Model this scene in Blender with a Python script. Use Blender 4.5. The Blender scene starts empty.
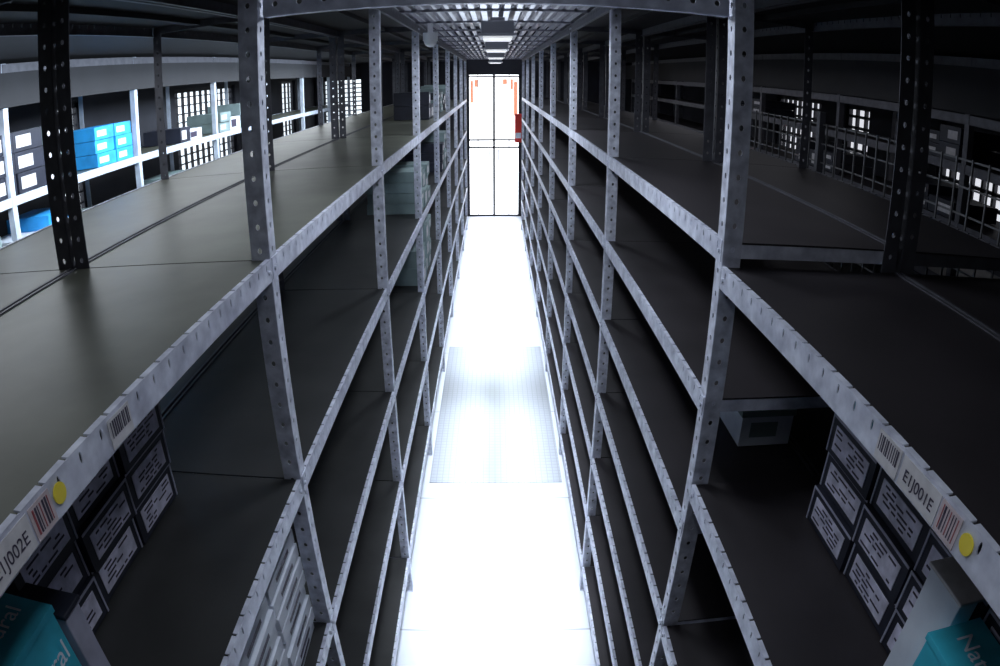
import bpy, math, random
from mathutils import Matrix, Vector
random.seed(4)
S=bpy.context.scene
try:
    S.view_settings.view_transform='Standard'; S.view_settings.look='None'
except Exception: pass

# ---------------------------------------------------------------- materials
def mat(name,col,rough=.5,metal=0.,noise=0.,nscale=8.,emit=None,estr=0.,spec=.5,bump=0.,col2=None):
    m=bpy.data.materials.new(name); m.use_nodes=True
    nt=m.node_tree; b=nt.nodes['Principled BSDF']
    b.inputs['Base Color'].default_value=(*col,1); b.inputs['Roughness'].default_value=rough
    b.inputs['Metallic'].default_value=metal; b.inputs['Specular IOR Level'].default_value=spec
    if noise or col2:
        tc=nt.nodes.new('ShaderNodeTexCoord'); n=nt.nodes.new('ShaderNodeTexNoise')
        n.inputs['Scale'].default_value=nscale; n.inputs['Detail'].default_value=6
        nt.links.new(tc.outputs['Object'],n.inputs['Vector'])
        r=nt.nodes.new('ShaderNodeValToRGB'); r.color_ramp.elements[0].position=.3; r.color_ramp.elements[1].position=.7
        a=col; c=col2 or tuple(min(1,x*(1+noise)) for x in col)
        a=col if col2 else tuple(x*(1-noise) for x in col)
        r.color_ramp.elements[0].color=(*a,1); r.color_ramp.elements[1].color=(*c,1)
        nt.links.new(n.outputs['Fac'],r.inputs['Fac']); nt.links.new(r.outputs['Color'],b.inputs['Base Color'])
        if bump:
            bp=nt.nodes.new('ShaderNodeBump'); bp.inputs['Strength'].default_value=bump; bp.inputs['Distance'].default_value=.01
            nt.links.new(n.outputs['Fac'],bp.inputs['Height']); nt.links.new(bp.outputs['Normal'],b.inputs['Normal'])
    if emit:
        b.inputs['Emission Color'].default_value=(*emit,1); b.inputs['Emission Strength'].default_value=estr
    return m
M_steel=mat('galvanised_steel',(.64,.66,.79),.42,.2,.35,30)
M_lip=mat('shelf_edge_steel',(.66,.68,.83),.40,.2,.3,25)
M_dsteel=mat('dark_rack_steel',(.11,.11,.13),.5,.4,.2,25)
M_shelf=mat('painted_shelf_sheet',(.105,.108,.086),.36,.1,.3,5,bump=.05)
M_shelfD=mat('shaded_shelf_sheet',(.026,.026,.026),.5,.1,.3,5,bump=.05)  # darker copy of the shelf sheet, shade of lower levels put into colour
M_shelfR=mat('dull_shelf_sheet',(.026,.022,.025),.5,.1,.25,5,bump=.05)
M_far=mat('far_rack_steel',(.65,.72,.85),.5,.2,.2,12)
M_wall=mat('dark_wall_paint',(.03,.03,.04),.8,0,.2,3)
M_ceil=mat('ceiling_paint',(.45,.46,.5),.8,0,.1,3)
M_grate=mat('grating_steel',(.2,.2,.24),.45,.3,.2,20)
M_deck=mat('dark_deck_sheet',(.012,.012,.016),.7,0,.2,6)
M_navy=mat('navy_carton',(.018,.02,.035),.5,0,.3,12)
M_edge=mat('carton_lid_edge',(.38,.38,.48),.5,0,.15,20)
M_label=mat('silver_label',(.66,.64,.80),.5,0,.3,30)
M_ink=mat('dark_ink',(.04,.03,.06),.6)
M_white=mat('white_carton',(.78,.82,.92),.6,0,.12,10)
M_cyan=mat('cyan_carton',(.05,.50,.66),.45,0,.25,9)
M_teal=mat('teal_carton',(.02,.24,.33),.45,0,.3,9)
M_pale=mat('pale_green_carton',(.22,.29,.29),.6,0,.2,9)
M_blue=mat('blue_carton',(.03,.35,.85),.5,0,.25,9)
M_paper=mat('label_paper',(.62,.60,.62),.6,0,.15,40)
M_pink=mat('pink_label_paper',(.55,.46,.48),.6,0,.15,40)
M_yel=mat('yellow_sticker',(.85,.68,.05),.5)
M_red=mat('red_enamel',(.75,.03,.02),.4)
M_dred=mat('dull_red_print',(.3,.06,.07),.6)
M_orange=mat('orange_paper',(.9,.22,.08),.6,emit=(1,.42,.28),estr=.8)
M_frame=mat('window_frame_dark',(.03,.03,.04),.5,.3)
M_bar=mat('door_bar_grey',(.35,.36,.4),.5,.2)
M_pane=mat('frosted_pane_door',(.8,.8,.8),.5,emit=(.92,.95,1),estr=3.2)
M_paneL=mat('frosted_pane_bright',(.8,.8,.8),.5,emit=(.82,.92,1),estr=1.5)
M_paneR=mat('frosted_pane_dim',(.6,.6,.6),.5,emit=(.9,.92,1),estr=.8)
M_diff=mat('lamp_diffuser',(.8,.8,.8),.5,emit=(.95,.97,1),estr=.6)
M_hous=mat('lamp_housing',(.30,.30,.33),.5,.2)
M_mesh=mat('mesh_wire_dark',(.16,.16,.17),.5,.3)
M_cam=mat('white_plastic',(.7,.7,.72),.4)

def floor_mat():
    m=bpy.data.materials.new('coated_concrete'); m.use_nodes=True; nt=m.node_tree; b=nt.nodes['Principled BSDF']
    b.inputs['Roughness'].default_value=.45
    tc=nt.nodes.new('ShaderNodeTexCoord'); br=nt.nodes.new('ShaderNodeTexBrick')
    nt.links.new(tc.outputs['Object'],br.inputs['Vector'])
    br.offset=0; br.inputs['Scale'].default_value=1; br.inputs['Brick Width'].default_value=1.2; br.inputs['Row Height'].default_value=1.2
    br.inputs['Mortar Size'].default_value=.006
    br.inputs['Color1'].default_value=(.72,.75,.82,1); br.inputs['Color2'].default_value=(.66,.69,.76,1); br.inputs['Mortar'].default_value=(.45,.46,.5,1)
    nt.links.new(br.outputs['Color'],b.inputs['Base Color'])
    return m
M_floor=floor_mat()
def floor_refl_mat():  # ribbed grey whose darker cross is a floor reflection painted into the colour
    m=bpy.data.materials.new('painted_floor_reflection'); m.use_nodes=True; nt=m.node_tree; b=nt.nodes['Principled BSDF']
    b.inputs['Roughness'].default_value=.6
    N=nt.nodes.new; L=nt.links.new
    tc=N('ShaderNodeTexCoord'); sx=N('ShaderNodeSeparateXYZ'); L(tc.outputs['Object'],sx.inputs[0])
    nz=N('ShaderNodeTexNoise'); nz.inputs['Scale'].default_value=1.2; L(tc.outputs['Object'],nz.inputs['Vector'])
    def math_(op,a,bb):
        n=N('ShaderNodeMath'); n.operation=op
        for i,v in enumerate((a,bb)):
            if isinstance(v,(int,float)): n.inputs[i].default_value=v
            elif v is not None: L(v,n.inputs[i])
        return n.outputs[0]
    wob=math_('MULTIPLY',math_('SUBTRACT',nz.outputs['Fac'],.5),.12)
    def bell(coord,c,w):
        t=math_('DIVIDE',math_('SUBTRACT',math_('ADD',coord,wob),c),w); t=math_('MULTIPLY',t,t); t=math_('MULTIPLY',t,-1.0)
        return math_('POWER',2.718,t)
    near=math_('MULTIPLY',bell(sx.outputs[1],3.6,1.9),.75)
    d=math_('ADD',math_('MULTIPLY',bell(sx.outputs[1],5.2,.42),.6),math_('MULTIPLY',bell(sx.outputs[0],.0,.13),near))  # dark cross: reflected window bars drawn as albedo
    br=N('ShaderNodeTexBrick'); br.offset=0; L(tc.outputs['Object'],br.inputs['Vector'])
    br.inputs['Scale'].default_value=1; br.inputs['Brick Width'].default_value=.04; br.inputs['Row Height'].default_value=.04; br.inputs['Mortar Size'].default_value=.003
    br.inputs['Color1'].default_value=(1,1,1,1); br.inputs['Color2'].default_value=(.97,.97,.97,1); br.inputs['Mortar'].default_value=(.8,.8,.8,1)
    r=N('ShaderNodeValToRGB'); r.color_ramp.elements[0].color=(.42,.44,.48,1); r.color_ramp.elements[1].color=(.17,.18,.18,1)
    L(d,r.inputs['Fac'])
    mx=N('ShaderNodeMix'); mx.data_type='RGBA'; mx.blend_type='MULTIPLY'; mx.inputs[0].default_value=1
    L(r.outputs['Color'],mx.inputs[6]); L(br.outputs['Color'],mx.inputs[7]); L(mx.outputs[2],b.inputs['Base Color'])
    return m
M_floorRefl=floor_refl_mat()

# ---------------------------------------------------------------- mesh helper
class MB:
    def __init__(s): s.v=[];s.f=[];s.m=[];s.mats=[]
    def mi(s,m):
        if m not in s.mats: s.mats.append(m)
        return s.mats.index(m)
    def box(s,lo,hi,m,top=None):
        x0,x1=sorted((lo[0],hi[0]));y0,y1=sorted((lo[1],hi[1]));z0,z1=sorted((lo[2],hi[2]))
        i=len(s.v); s.v+=[(x0,y0,z0),(x1,y0,z0),(x1,y1,z0),(x0,y1,z0),(x0,y0,z1),(x1,y0,z1),(x1,y1,z1),(x0,y1,z1)]
        k=s.mi(m); kt=s.mi(top) if top else k
        for f,mm in (((3,2,1,0),k),((4,5,6,7),kt),((0,1,5,4),k),((1,2,6,5),k),((2,3,7,6),k),((3,0,4,7),k)):
            s.f.append(tuple(i+j for j in f)); s.m.append(mm)
    def cyl(s,c,r,h,m,axis='z',n=16,r2=None):
        r2=r if r2 is None else r2; i=len(s.v); k=s.mi(m)
        def P(a,rr,t):
            u,w=math.cos(a)*rr,math.sin(a)*rr
            return {'z':(c[0]+u,c[1]+w,c[2]+t),'x':(c[0]+t,c[1]+u,c[2]+w),'y':(c[0]+w,c[1]+t,c[2]+u)}[axis]
        for j in range(n): s.v.append(P(2*math.pi*j/n,r,-h/2))
        for j in range(n): s.v.append(P(2*math.pi*j/n,r2,h/2))
        for j in range(n): s.f.append((i+j,i+(j+1)%n,i+n+(j+1)%n,i+n+j)); s.m.append(k)
        s.f.append(tuple(i+n-1-j for j in range(n))); s.m.append(k); s.f.append(tuple(i+n+j for j in range(n))); s.m.append(k)
    def perf(s,o,U,V,length,width,pitch,rx,ry,m,cv=.5,cols=1):
        o,U,V=Vector(o),Vector(U),Vector(V); n=max(1,round(length/pitch)); pu=length/n; w=width/cols; k=s.mi(m)
        for a in range(n):
            for cc in range(cols):
                c=o+U*(a+.5)*pu+V*(cc+cv)*w
                lo=-cv*w; hi=(1-cv)*w; h=pu/2
                outer=[(h,0),(h,hi),(0,hi),(-h,hi),(-h,0),(-h,lo),(0,lo),(h,lo)]
                i=len(s.v)
                for (p,q) in outer: s.v.append(tuple(c+U*p+V*q))
                for j in range(8):
                    an=math.pi/4*j; s.v.append(tuple(c+U*rx*math.cos(an)+V*ry*math.sin(an)))
                for j in range(8):
                    s.f.append((i+j,i+(j+1)%8,i+8+(j+1)%8,i+8+j)); s.m.append(k)
    def obj(s,name,parent=None,solid=0,bevel=0,smooth=False):
        me=bpy.data.meshes.new(name); me.from_pydata(s.v,[],s.f)
        for m in s.mats: me.materials.append(m)
        for p,k in zip(me.polygons,s.m): p.material_index=k; p.use_smooth=smooth
        me.update(); o=bpy.data.objects.new(name,me); S.collection.objects.link(o)
        if parent: o.parent=parent
        if solid:
            q=o.modifiers.new('thickness','SOLIDIFY'); q.thickness=solid; q.offset=0
        if bevel:
            q=o.modifiers.new('bevel','BEVEL'); q.width=bevel; q.segments=2; q.limit_method='ANGLE'
        return o
def empty(name,loc=(0,0,0)):
    e=bpy.data.objects.new(name,None); e.empty_display_size=.1; S.collection.objects.link(e); e.location=loc; return e
def textobj(s,loc,M,size,m,parent,name):
    c=bpy.data.curves.new(name,'FONT'); c.body=s; c.size=size; c.align_x='CENTER'; c.align_y='CENTER'; c.extrude=.0002
    c.materials.append(m); o=bpy.data.objects.new(name,c); S.collection.objects.link(o)
    o.matrix_world=Matrix.Translation(loc)@M; o.parent=parent; return o

# ---------------------------------------------------------------- layout
H=2.6; TA=1.268; BL=1.434; AL=-.456; AR=.4645; DL=.50; DR=.44; TOP=2.95
NB=8
END=12.35
def ybound(i): return TA+BL*(i-1)
LV_L=[-.345,.344,.872,1.36,1.85,2.35]
LV_R0=[-.345,.362,.891,1.38,1.87,2.36]
LV_R=[-.345,.310,.665,1.015,1.37,1.72,2.07,2.42]

def rack(name,x0,sgn,levels,detail=True,shelfmat=M_shelf,lowmat=None,postmat=M_steel,lipmat=M_lip,depth=DL,y_from=0,nb=NB,backmat=None):
    e=empty(name); posts=MB(); pl=MB(); boards=MB(); lips=MB(); lipsolid=MB(); br=MB()
    x1=x0+sgn*depth; fw=.040; backmat=backmat or postmat; lowmat=lowmat or shelfmat
    for i in range(y_from,nb+1):
        y=ybound(i)
        if i==nb: y=min(y,END-.06)
        for xf,s,pm in ((x0,sgn,postmat),(x1,-sgn,backmat)):
            if detail and i<=5:
                posts.perf((xf,y,0),(0,0,1),(s,0,0),TOP,fw,.05,.0065,.005,pm)
                posts.perf((xf,y,0),(0,0,1),(0,1,0),TOP,fw,.05,.0065,.005,pm)
            else:
                pl.box((xf,y,0),(xf+s*fw,y+.002,TOP),pm); pl.box((xf,y+.0021,0),(xf+s*.002,y+fw,TOP),pm)
            br.box((xf-s*.002,y-.004,0),(xf+s*.046,y+.044,.006),pm)
        br.box((x0+sgn*.04,y+.006,TOP-.03),(x1-sgn*.04,y+.012,TOP-.001),M_dsteel)
    for i in range(y_from,nb):
        ya=ybound(i)+.003; yb=min(ybound(i+1),END-.06)-.003
        for h in levels(i):
            z=H-h; lh=.043; lmf=lipmat if h>0 else M_dsteel; top=h<0
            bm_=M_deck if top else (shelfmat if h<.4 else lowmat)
            boards.box((x0+sgn*.003,ya,z-.004),(x1-sgn*.003,yb,z),bm_)
            boards.box((x0+sgn*.2,ya+.01,z-.025),(x0+sgn*.24,yb-.01,z-.0045),bm_)
            for xf,s in ((x0-sgn*.0015,sgn),(x1+sgn*.0015,-sgn)):
                lm=lmf if s==sgn else (M_dsteel if backmat is M_dsteel else lmf)
                if detail and i<4 and s==sgn:
                    lips.perf((xf,ya+.004,z-lh),(0,1,0),(0,0,1),yb-ya-.008,lh+.002,.05,.003,.008,lm,cv=.72)
                else:
                    lipsolid.box((xf-s*.001,ya,z-lh),(xf+s*.001,yb,z+.002),lm)
                lipsolid.box((xf,ya,z-lh-.002),(xf+s*.014,yb,z-lh),lm)
                if detail and i<3 and s==sgn:
                    n=int((yb-ya)/.05); q=(yb-ya)/n
                    for k in range(n): lipsolid.box((xf-s*.0012,ya+k*q+.003,z+.0005),(xf+s*.009,ya+(k+1)*q-.003,z+.003),lm)
                else: lipsolid.box((xf-s*.0012,ya,z+.0005),(xf+s*.007,yb,z+.003),lm)
            for yy in (ya,yb-.002):
                lipsolid.box((x0+sgn*.004,yy,z-.034),(x1-sgn*.004,yy+.002,z-.0045),lmf)
            if detail and i<4:
                for yy in (ya+.014,yb-.02):
                    lipsolid.cyl((x0-sgn*.004,yy+.003,z-.022),.005,.005,postmat,'x',8)
    if posts.v: posts.obj('perforated_posts',e,solid=.002)
    if pl.v: pl.obj('posts',e)
    boards.obj('shelf_boards',e)
    if lips.v: lips.obj('slotted_edges',e,solid=.002)
    lipsolid.obj('shelf_edges',e); br.obj('foot_plates_and_ties',e)
    return e
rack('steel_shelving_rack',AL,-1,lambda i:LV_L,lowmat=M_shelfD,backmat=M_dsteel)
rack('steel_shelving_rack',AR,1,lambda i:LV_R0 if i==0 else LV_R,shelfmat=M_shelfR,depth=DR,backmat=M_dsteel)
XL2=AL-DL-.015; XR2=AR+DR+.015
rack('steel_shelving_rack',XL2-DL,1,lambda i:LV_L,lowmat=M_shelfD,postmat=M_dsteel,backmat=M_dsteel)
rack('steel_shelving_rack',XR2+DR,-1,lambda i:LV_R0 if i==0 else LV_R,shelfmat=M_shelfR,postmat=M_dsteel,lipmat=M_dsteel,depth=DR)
XL3=XL2-DL-.95; XR3=XR2+DR+.95
rL3=rack('steel_shelving_rack',XL3,-1,lambda i:LV_L,detail=False,postmat=M_far,lipmat=M_far)
rR3=rack('steel_shelving_rack',XR3,1,lambda i:[-.345,-.05,.2,.5,.8,1.2,1.7,2.3],detail=False,shelfmat=M_shelfR,lipmat=M_dsteel,postmat=M_dsteel)
b=MB(); b.box((XL3+.004,-.1,2.72),(XL3+.012,END-.1,2.9),M_deck); b.obj('header_panel',rL3)
b=MB(); b.box((XR3-.012,-.1,2.66),(XR3-.004,END-.1,2.9),M_deck); b.obj('header_panel',rR3)

# ---------------------------------------------------------------- room shell
WX=3.35; Y0=-1.6; Y1=12.45; ZC=3.6
def shell(name,boxes,m):
    b=MB()
    for lo,hi in boxes: b.box(lo,hi,m)
    return b.obj(name)
shell('floor',[((-WX-.2,Y0-.2,-.1),(WX+.2,Y1+.2,0))],M_floor)
shell('ceiling',[((-WX-.2,Y0-.2,ZC),(WX+.2,Y1+.2,ZC+.1))],M_ceil)
DX0,DX1,DZ=-.50,.50,2.68
WB0,WB1,WBz0,WBz1=-3.15,-2.45,1.75,2.68
shell('wall_back',[((-WX,Y1,0),(WB0,Y1+.15,ZC)),((WB0,Y1,0),(WB1,Y1+.15,WBz0)),((WB0,Y1,WBz1),(WB1,Y1+.15,ZC)),((WB1,Y1,0),(DX0,Y1+.15,ZC)),((DX1,Y1,0),(WX,Y1+.15,ZC)),((DX0,Y1,DZ),(DX1,Y1+.15,ZC))],M_wall)
shell('wall_front',[((-WX,Y0-.15,0),(WX,Y0,ZC))],M_wall)
e=empty('window_1'); b=MB(); b.box((WB0,Y1+.1,WBz0),(WB1,Y1+.11,WBz1),M_paneL); b.obj('pane',e)
b=MB()
for k in range(12):
    z=WBz0+(WBz1-WBz0)*k/11-.012; b.box((WB0,Y1+.03,z),(WB1,Y1+.06,z+.022),M_frame)
b.box((-2.82,Y1+.02,WBz0),(-2.79,Y1+.029,WBz1),M_frame); b.obj('louvres',e)
def sidewall(name,x,s,z0,z1,pane,wins,wn,nx,nz,bar):
    bx=[((x,Y0,0),(x+s*.15,Y1,z0)),((x,Y0,z1),(x+s*.15,Y1,ZC))]
    ys=[Y0]+[q for w in wins for q in w]+[Y1]
    for a,b in zip(ys[0::2],ys[1::2]): bx.append(((x,a,z0),(x+s*.15,b,z1)))
    shell(name,bx,M_wall)
    for j,(a,b) in enumerate(wins):
        e=empty('window_%d'%(wn+j))
        p=MB(); p.box((x+s*.09,a,z0),(x+s*.1,b,z1),pane); p.obj('pane',e)
        f=MB()
        for yy in (a,b-.04): f.box((x+s*.04,yy,z0),(x+s*.085,yy+.04,z1),M_frame)
        for zz in (z0,z1-.04): f.box((x+s*.04,a,zz),(x+s*.085,b,zz+.04),M_frame)
        n=max(2,int((b-a)/nx))
        for k in range(1,n): yy=a+(b-a)*k/n; f.box((x+s*.05,yy-bar,z0),(x+s*.085,yy+bar,z1),M_frame)
        for k in range(1,nz): zz=z0+(z1-z0)*k/nz; f.box((x+s*.05,a,zz-bar),(x+s*.085,b,zz+bar),M_frame)
        f.obj('frame',e)
sidewall('wall_left',-WX,-1,1.6,2.72,M_paneL,[(4.35,4.8),(6.6,8.4),(10.4,11.2)],2,.16,12,.006)
sidewall('wall_right',WX,1,1.95,2.6,M_paneR,[(3.35,4.3),(5.4,5.9),(6.4,7.6)],5,.13,6,.014)
d=empty('door_1')
p=MB(); p.box((DX0,Y1+.08,0),(DX1,Y1+.09,DZ),M_pane); p.obj('frosted_glass',d)
f=MB()
for x in (DX0,DX1-.05,-.02): f.box((x,Y1+.02,0),(x+.05 if x!=-.02 else .02,Y1+.075,DZ),M_frame)
for x in (-.30,.27): f.box((x,Y1+.03,0),(x+.012,Y1+.07,DZ),M_bar)
for z in (0,1.30,1.44,DZ-.05): f.box((DX0,Y1+.02,z),(DX1,Y1+.075,z+.028),M_frame)
f.box((-.09,Y1-.01,1.05),(-.07,Y1+.02,1.29),M_steel); f.box((.07,Y1-.01,1.05),(.09,Y1+.02,1.29),M_steel)
f.obj('door_frame',d)
st=MB()
for (x,z,w,h) in ((-.43,2.15,.05,.42),(-.36,2.45,.06,.14),(.16,2.5,.08,.1),(.36,1.9,.07,.65),(.30,2.4,.05,.2)):
    st.box((x,Y1+.076,z),(x+w,Y1+.079,z+h),M_orange)
st.obj('paper_decorations',d)
b=MB(); b.box((.38,Y1-.12,1.42),(.50,Y1-.001,1.95),M_red); b.box((.39,Y1-.125,1.5),(.49,Y1-.12,1.6),M_white); b.obj('fire_hose_cabinet',bevel=.005)

b=MB(); b.box((AL+.01,3.78,.0),(AR-.01,6.15,.006),M_floorRefl); b.obj('floor_reflection_sheet')  # thin sheet laid down to carry the painted reflection, not a separate mat

g=empty('mezzanine_grating')
b=MB(); x=-.78
while x<.80: b.box((x,.6,TOP+.02),(x+.026,Y1-.01,TOP+.045),M_grate); x+=.062
b.obj('bearing_bars',g)
b=MB()
y=1.27
while y<Y1-.1: b.box((-.80,y,TOP+.006),(.80,y+.03,TOP+.018),M_grate); y+=BL/2
b.obj('cross_joists',g)
b=MB()
for s in (-1,1): b.box((s*.83,-1.4,TOP+.02),(s*(WX-.02),Y1-.01,TOP+.04),M_deck)
b.box((-.82,-1.4,TOP+.02),(.82,.58,TOP+.04),M_deck)
b.obj('solid_deck_sheets',g)
e=empty('perforated_cross_beam')
b=MB()
b.perf((AL+.006,TA+.02,2.752),(1,0,0),(0,0,1),AR-AL-.012,.045,.05,.006,.006,M_lip)
b.obj('web',e,solid=.003)
b=MB(); b.box((AL+.006,TA+.0217,2.750),(AR-.006,TA+.05,2.753),M_lip); b.box((AL+.006,TA+.0217,2.796),(AR-.006,TA+.05,2.799),M_lip); b.obj('flanges',e)

for k,y in enumerate((3.9,5.6,7.6,9.8)):
    e=empty('ceiling_lamp')
    b=MB(); b.box((-.07,y-.2,TOP-.095),(.11,y+.2,TOP-.02),M_hous); b.box((-.02,y-.15,TOP-.019),(.06,y+.15,TOP+.004),M_hous)
    b.box((-.085,y-.22,TOP-.108),(.125,y+.22,TOP-.093),M_hous); b.obj('housing',e,bevel=.006)
    b=MB(); b.box((-.06,y-.19,TOP-.118),(.10,y+.19,TOP-.1085),M_diff); b.obj('diffuser',e,bevel=.003)
e=empty('dome_security_camera')
b=MB(); b.cyl((AL+.075,4.12,TOP-.08),.045,.05,M_cam,n=24); b.box((AL+.06,4.105,TOP-.055),(AL+.09,4.135,TOP+.005),M_cam); b.obj('bracket_and_base',e)
bpy.ops.mesh.primitive_uv_sphere_add(segments=24,ring_count=12,radius=.04,location=(AL+.075,4.12,TOP-.105)); o=bpy.context.object; o.name='dome'; o.data.materials.append(M_cam)
for p in o.data.polygons: p.use_smooth=True
o.parent=e

b=MB(); xm=XR2+DR+.06
y=1.2
while y<4.2: b.box((xm,y,1.3),(xm+.006,y+.006,2.5),M_mesh); y+=.085
z=1.3
while z<2.51: b.box((xm+.0062,1.2,z),(xm+.012,4.2,z+.006),M_mesh); z+=.085
for y in (1.19,2.7,4.2): b.box((xm-.01,y,0),(xm+.02,y+.03,2.55),M_dsteel)
b.obj('wire_mesh_partition')

# ---------------------------------------------------------------- goods
def archive_stack(x,sgn,zbase,cols,w,rows,hh,ystart,depth=.17,name='archive_box_stack'):
    b=MB()
    for c in range(cols):
        for r in range(rows):
            y1=ystart-c*(w+.008); y0=y1-w; z0=zbase+r*(hh+.002); z1=z0+hh
            xf=x+random.uniform(-.008,.008)
            b.box((xf,y0,z0),(xf+sgn*depth,y1,z1),M_navy)
            fx=xf-sgn*.002
            b.box((fx,y0,z1-.005),(xf-sgn*.0001,y1,z1),M_edge); b.box((fx,y1-.005,z0),(xf-sgn*.0001,y1,z1-.0052),M_edge)
            a0=y0+.022; a1=y1-.022; q0=z0+hh*.16; q1=z0+hh*.80
            b.box((fx,a0,q0),(xf-sgn*.0001,a1,q1),M_label)
            for k in range(5):
                zz=q0+(q1-q0)*(.10+.18*k); s0=a0+.008+random.uniform(0,.02)
                while s0<a1-.03:
                    L=random.uniform(.012,.045)
                    if random.random()<.75: b.box((fx-sgn*.0006,s0,zz),(fx-sgn*.0001,min(s0+L,a1-.006),zz+.0045),M_ink)
                    s0+=L+.007
    return b.obj(name,bevel=.001)
ZL2=H-.872+.004; ZR2=H-.891+.004
archive_stack(-.74,-1,ZL2,3,.195,3,.088,1.17)
archive_stack(.705,1,ZR2,4,.195,3,.088,1.10)
b=MB(); b.box((.72,.93,ZR2+.272),(.86,1.12,ZR2+.33),M_teal); b.box((.715,.925,ZR2+.33),(.865,1.125,ZR2+.338),M_cyan); b.obj('teal_carton',bevel=.003)
def cyan_carton(x0,x1,y0,y1,z0,z1,sgn,txt):
    e=empty('cyan_carton'); b=MB()
    b.box((x0,y0,z0),(x1,y1,z1-.012),M_cyan); b.box((x0-.003,y0-.003,z1-.0118),(x1+.003,y1+.003,z1),M_cyan)
    xf=x0 if sgn>0 else x1
    b.box((xf-sgn*.0045,y0+.01,z0+.0),(xf-sgn*.0035,y1-.01,z0+.05),M_white)
    b.obj('carton_body',e,bevel=.002)
    R=Matrix(((0,0,-1,0),(-1,0,0,0),(0,1,0,0),(0,0,0,1))) if sgn>0 else Matrix(((0,0,1,0),(1,0,0,0),(0,1,0,0),(0,0,0,1)))
    textobj(txt,(xf-sgn*.004,(y0+y1)/2,z1-.07),R,.05,M_white,e,'lettering')
    Rt=Matrix(((0,-1,0,0),(1,0,0,0),(0,0,1,0),(0,0,0,1))) if sgn<0 else Matrix(((0,1,0,0),(-1,0,0,0),(0,0,1,0),(0,0,0,1)))
    textobj(txt,((x0+x1)/2,(y0+y1)/2,z1+.001),Rt,.045,M_white,e,'lid_lettering')
cyan_carton(-.71,-.60,.33,.505,ZL2,ZL2+.275,-1,'Natural')
cyan_carton(.59,.69,.31,.49,ZR2,ZR2+.25,1,'Natural')
b=MB(); b.box((.645,.505,ZR2),(.685,.60,ZR2+.275),M_white); b.box((.640,.50,ZR2+.275),(.690,.605,ZR2+.281),M_paper); b.obj('white_leaflet_box',bevel=.002)
b=MB(); b.box((-.70,.52,ZL2),(-.60,.565,ZL2+.235),M_edge); b.box((-.705,.516,ZL2+.235),(-.595,.569,ZL2+.243),M_navy); b.obj('grey_file_box',bevel=.002)
b=MB(); z=H-1.36+.004
for c in range(2):
    zz=z
    for r in range(8):
        hh=.045; y1=1.24-c*.24; j=random.uniform(-.006,.006)
        b.box((-.49+j,y1-.23,zz),(-.72,y1,zz+hh-.006),M_white,M_white); b.box((-.4885+j,y1-.17,zz+.012),(-.4895+j,y1-.06,zz+.024),M_ink); zz+=hh
b.obj('flat_carton_stack',bevel=.002)
b=MB(); z=H-1.015+.004
b.box((.72,1.62,z),(.89,1.85,z+.10),M_white); b.box((.715,1.615,z+.10),(.895,1.855,z+.12),M_pale); b.box((.75,1.618,z+.03),(.84,1.6199,z+.08),M_pale); b.obj('lidded_carton',bevel=.003)
def cartons(name,x,sgn,z,y0,y1,maxh,mats,wr=(.16,.3),depth=.35,face=.01,hs=(.07,.09,.12),full=False):
    b=MB(); y=y0
    while y<y1-.12:
        w=random.uniform(*wr); w=min(w,y1-y); m=random.choice(mats); zz=z; top=z+(1 if full else random.uniform(.6,1))*maxh
        hh=random.choice(hs)
        while zz+hh<=top:
            xf=x+sgn*(face+random.uniform(0,.02))
            b.box((xf,y+.004,zz),(xf+sgn*depth,y+w-.004,zz+hh-.003),m)
            b.box((xf-sgn*.0015,y+.03,zz+.02),(xf-sgn*.0003,y+w*.6,zz+hh-.025),M_paper if m is not M_white else M_ink)
            zz+=hh
        y+=w
    if b.v: return b.obj(name,bevel=.002)
def zl(h): return H-h+.004
cartons('carton_row',AL,-1,zl(.872),4.25,4.9,.42,[M_pale])
cartons('carton_row',AL,-1,zl(1.36),4.25,4.9,.42,[M_pale])
cartons('carton_row',AL,-1,zl(.344),5.7,8.3,.3,[M_pale,M_navy],face=.08,depth=.3)
cartons('carton_row',AL,-1,zl(.872),6.2,6.8,.4,[M_pale,M_navy])
cartons('carton_row',XL3,-1,zl(.344),3.62,4.1,.26,[M_blue],full=True,hs=(.085,))
cartons('carton_row',XL3,-1,zl(.344),2.35,3.3,.34,[M_navy,M_pale,M_navy],full=True,hs=(.11,))
cartons('carton_row',XL3,-1,zl(.344),4.85,5.4,.22,[M_white,M_navy,M_blue])
cartons('carton_row',XL3,-1,zl(.344),5.7,6.5,.33,[M_white,M_pale])
cartons('carton_row',XL3,-1,zl(.872),1.4,2.6,.4,[M_navy,M_pale],full=True,hs=(.12,))
cartons('carton_row',XL3,-1,zl(.872),2.8,3.9,.4,[M_white,M_blue,M_pale])
cartons('carton_row',XL3,-1,zl(.872),4.3,5.4,.35,[M_white,M_pale])
for i,h in ((2,.5),(3,.5),(4,.2),(1,.8),(3,.8),(2,.2)):
    ya=ybound(i)+.08; cartons('carton_row',XR3,1,zl(h),ya,ya+random.uniform(.4,1.2),.2,[M_navy])

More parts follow.
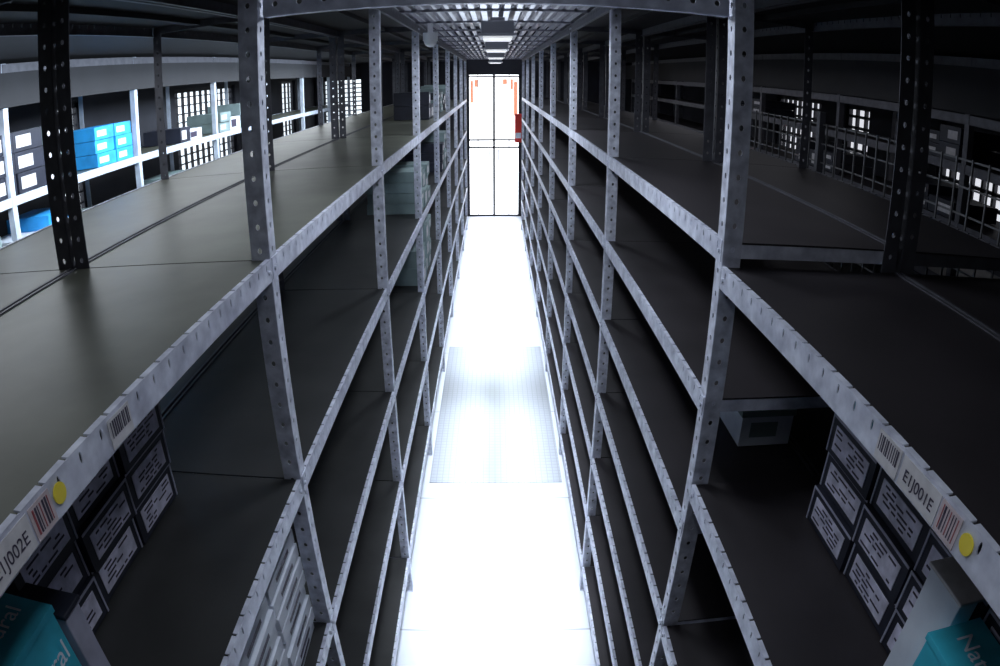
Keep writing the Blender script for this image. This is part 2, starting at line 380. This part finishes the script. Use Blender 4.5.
RL=Matrix(((0,0,1,0),(1,0,0,0),(0,1,0,0),(0,0,0,1))); RR=Matrix(((0,0,-1,0),(-1,0,0,0),(0,1,0,0),(0,0,0,1)))
def labels(x,sgn,z,items,txt):
    e=empty('shelf_location_labels'); b=MB(); fx=x-sgn*.0045
    for kind,y in items:
        if kind in('bar','pink'):
            hw=.028 if kind=='bar' else .021; z0=-.006 if kind=='bar' else -.014; n=int(hw*2/.005)-1
            b.box((fx,y-hw,z-.02),(fx+sgn*.001,y+hw,z+.019),M_paper if kind=='bar' else M_pink)
            for k in range(n):
                yy=y-hw+.005+k*.005; b.box((fx-sgn*.0006,yy,z+z0),(fx-sgn*.0001,yy+random.choice((.0015,.003)),z+.015),M_dred if kind=='pink' and k%3==0 else M_ink)
        if kind=='dot': b.cyl((fx+sgn*.0002,y,z+.002),.012,.0016,M_yel,'x',24)
        if kind=='text':
            b.box((fx,y-.043,z-.02),(fx+sgn*.001,y+.043,z+.019),M_paper)
            textobj(txt,(fx-sgn*.0008,y,z-.002),RR if sgn>0 else RL,.021,M_ink,e,'location_code')
    b.obj('stickers',e)
labels(AL,-1,H-.344-.021,(('bar',.62),('dot',.468),('pink',.43),('text',.362)),'E1J002E')
labels(AR,1,H-.362-.021,(('bar',.575),('text',.498),('pink',.431),('dot',.392)),'E1J001E')

# ---------------------------------------------------------------- lights
def area(name,loc,sx,sy,e,rot=(0,0,0),col=(.80,.89,1),spread=180):
    l=bpy.data.lights.new(name,'AREA'); l.shape='RECTANGLE'; l.size=sx; l.size_y=sy; l.energy=e; l.color=col; l.spread=math.radians(spread)
    o=bpy.data.objects.new(name,l); S.collection.objects.link(o); o.location=loc; o.rotation_euler=rot; return o
area('aisle_strip_light',(0,7.1,TOP-.13),.25,10.2,100,spread=28)
for y in (3.9,5.6,7.6,9.8): area('lamp_light',(.02,y,TOP-.125),.14,.36,10)
area('added_near_fill',(0,1.75,TOP-.06),.2,.5,8.5,col=(.80,.88,1))  # unseen fill added to light the aisle faces of the near posts
area('added_near_fill',(0,.15,TOP-.06),.2,.5,2.4,col=(.83,.90,1))  # second added fill without a fixture, for camera-facing rails and near cartons
area('added_ceiling_fill',(0,6,TOP+.12),1.2,11,120,rot=(math.pi,0,0))  # unseen source added so the ceiling shows bright between the grating bars
area('side_aisle_light',(XL2-DL-.06,5.0,TOP-.1),.2,8,85,rot=(0,math.radians(58),0),col=(.74,.87,1),spread=120)
area('side_aisle_light',(XL3+.47,5.0,TOP-.1),.3,8,45,col=(.88,.94,1))
area('side_aisle_light',(XR3-.47,6,TOP-.1),.3,6,4,col=(.9,.9,1))

w=bpy.data.worlds.new('night'); S.world=w; w.use_nodes=True
w.node_tree.nodes['Background'].inputs[0].default_value=(.5,.55,.7,1); w.node_tree.nodes['Background'].inputs[1].default_value=.05

# ---------------------------------------------------------------- camera (wide CCTV lens)
cam=bpy.data.cameras.new('cctv_camera'); co=bpy.data.objects.new('cctv_camera',cam); S.collection.objects.link(co)
co.location=(0,0,H); co.rotation_euler=(math.pi/2-.3792,0,-.0088)
cam.sensor_width=36; cam.sensor_height=24; cam.lens=22.5; cam.clip_start=.02
cam.type='PANO'
t=cam if hasattr(cam,'panorama_type') else cam.cycles
t.panorama_type='FISHEYE_LENS_POLYNOMIAL'; t.fisheye_fov=math.pi; t.fisheye_polynomial_k0=0
for i,v in enumerate((0.04122105277109398,7.748195185574408e-06,1.759368532274679e-06,4.059467515113221e-08)):
    setattr(t,'fisheye_polynomial_k%d'%(i+1),-v)
S.camera=co
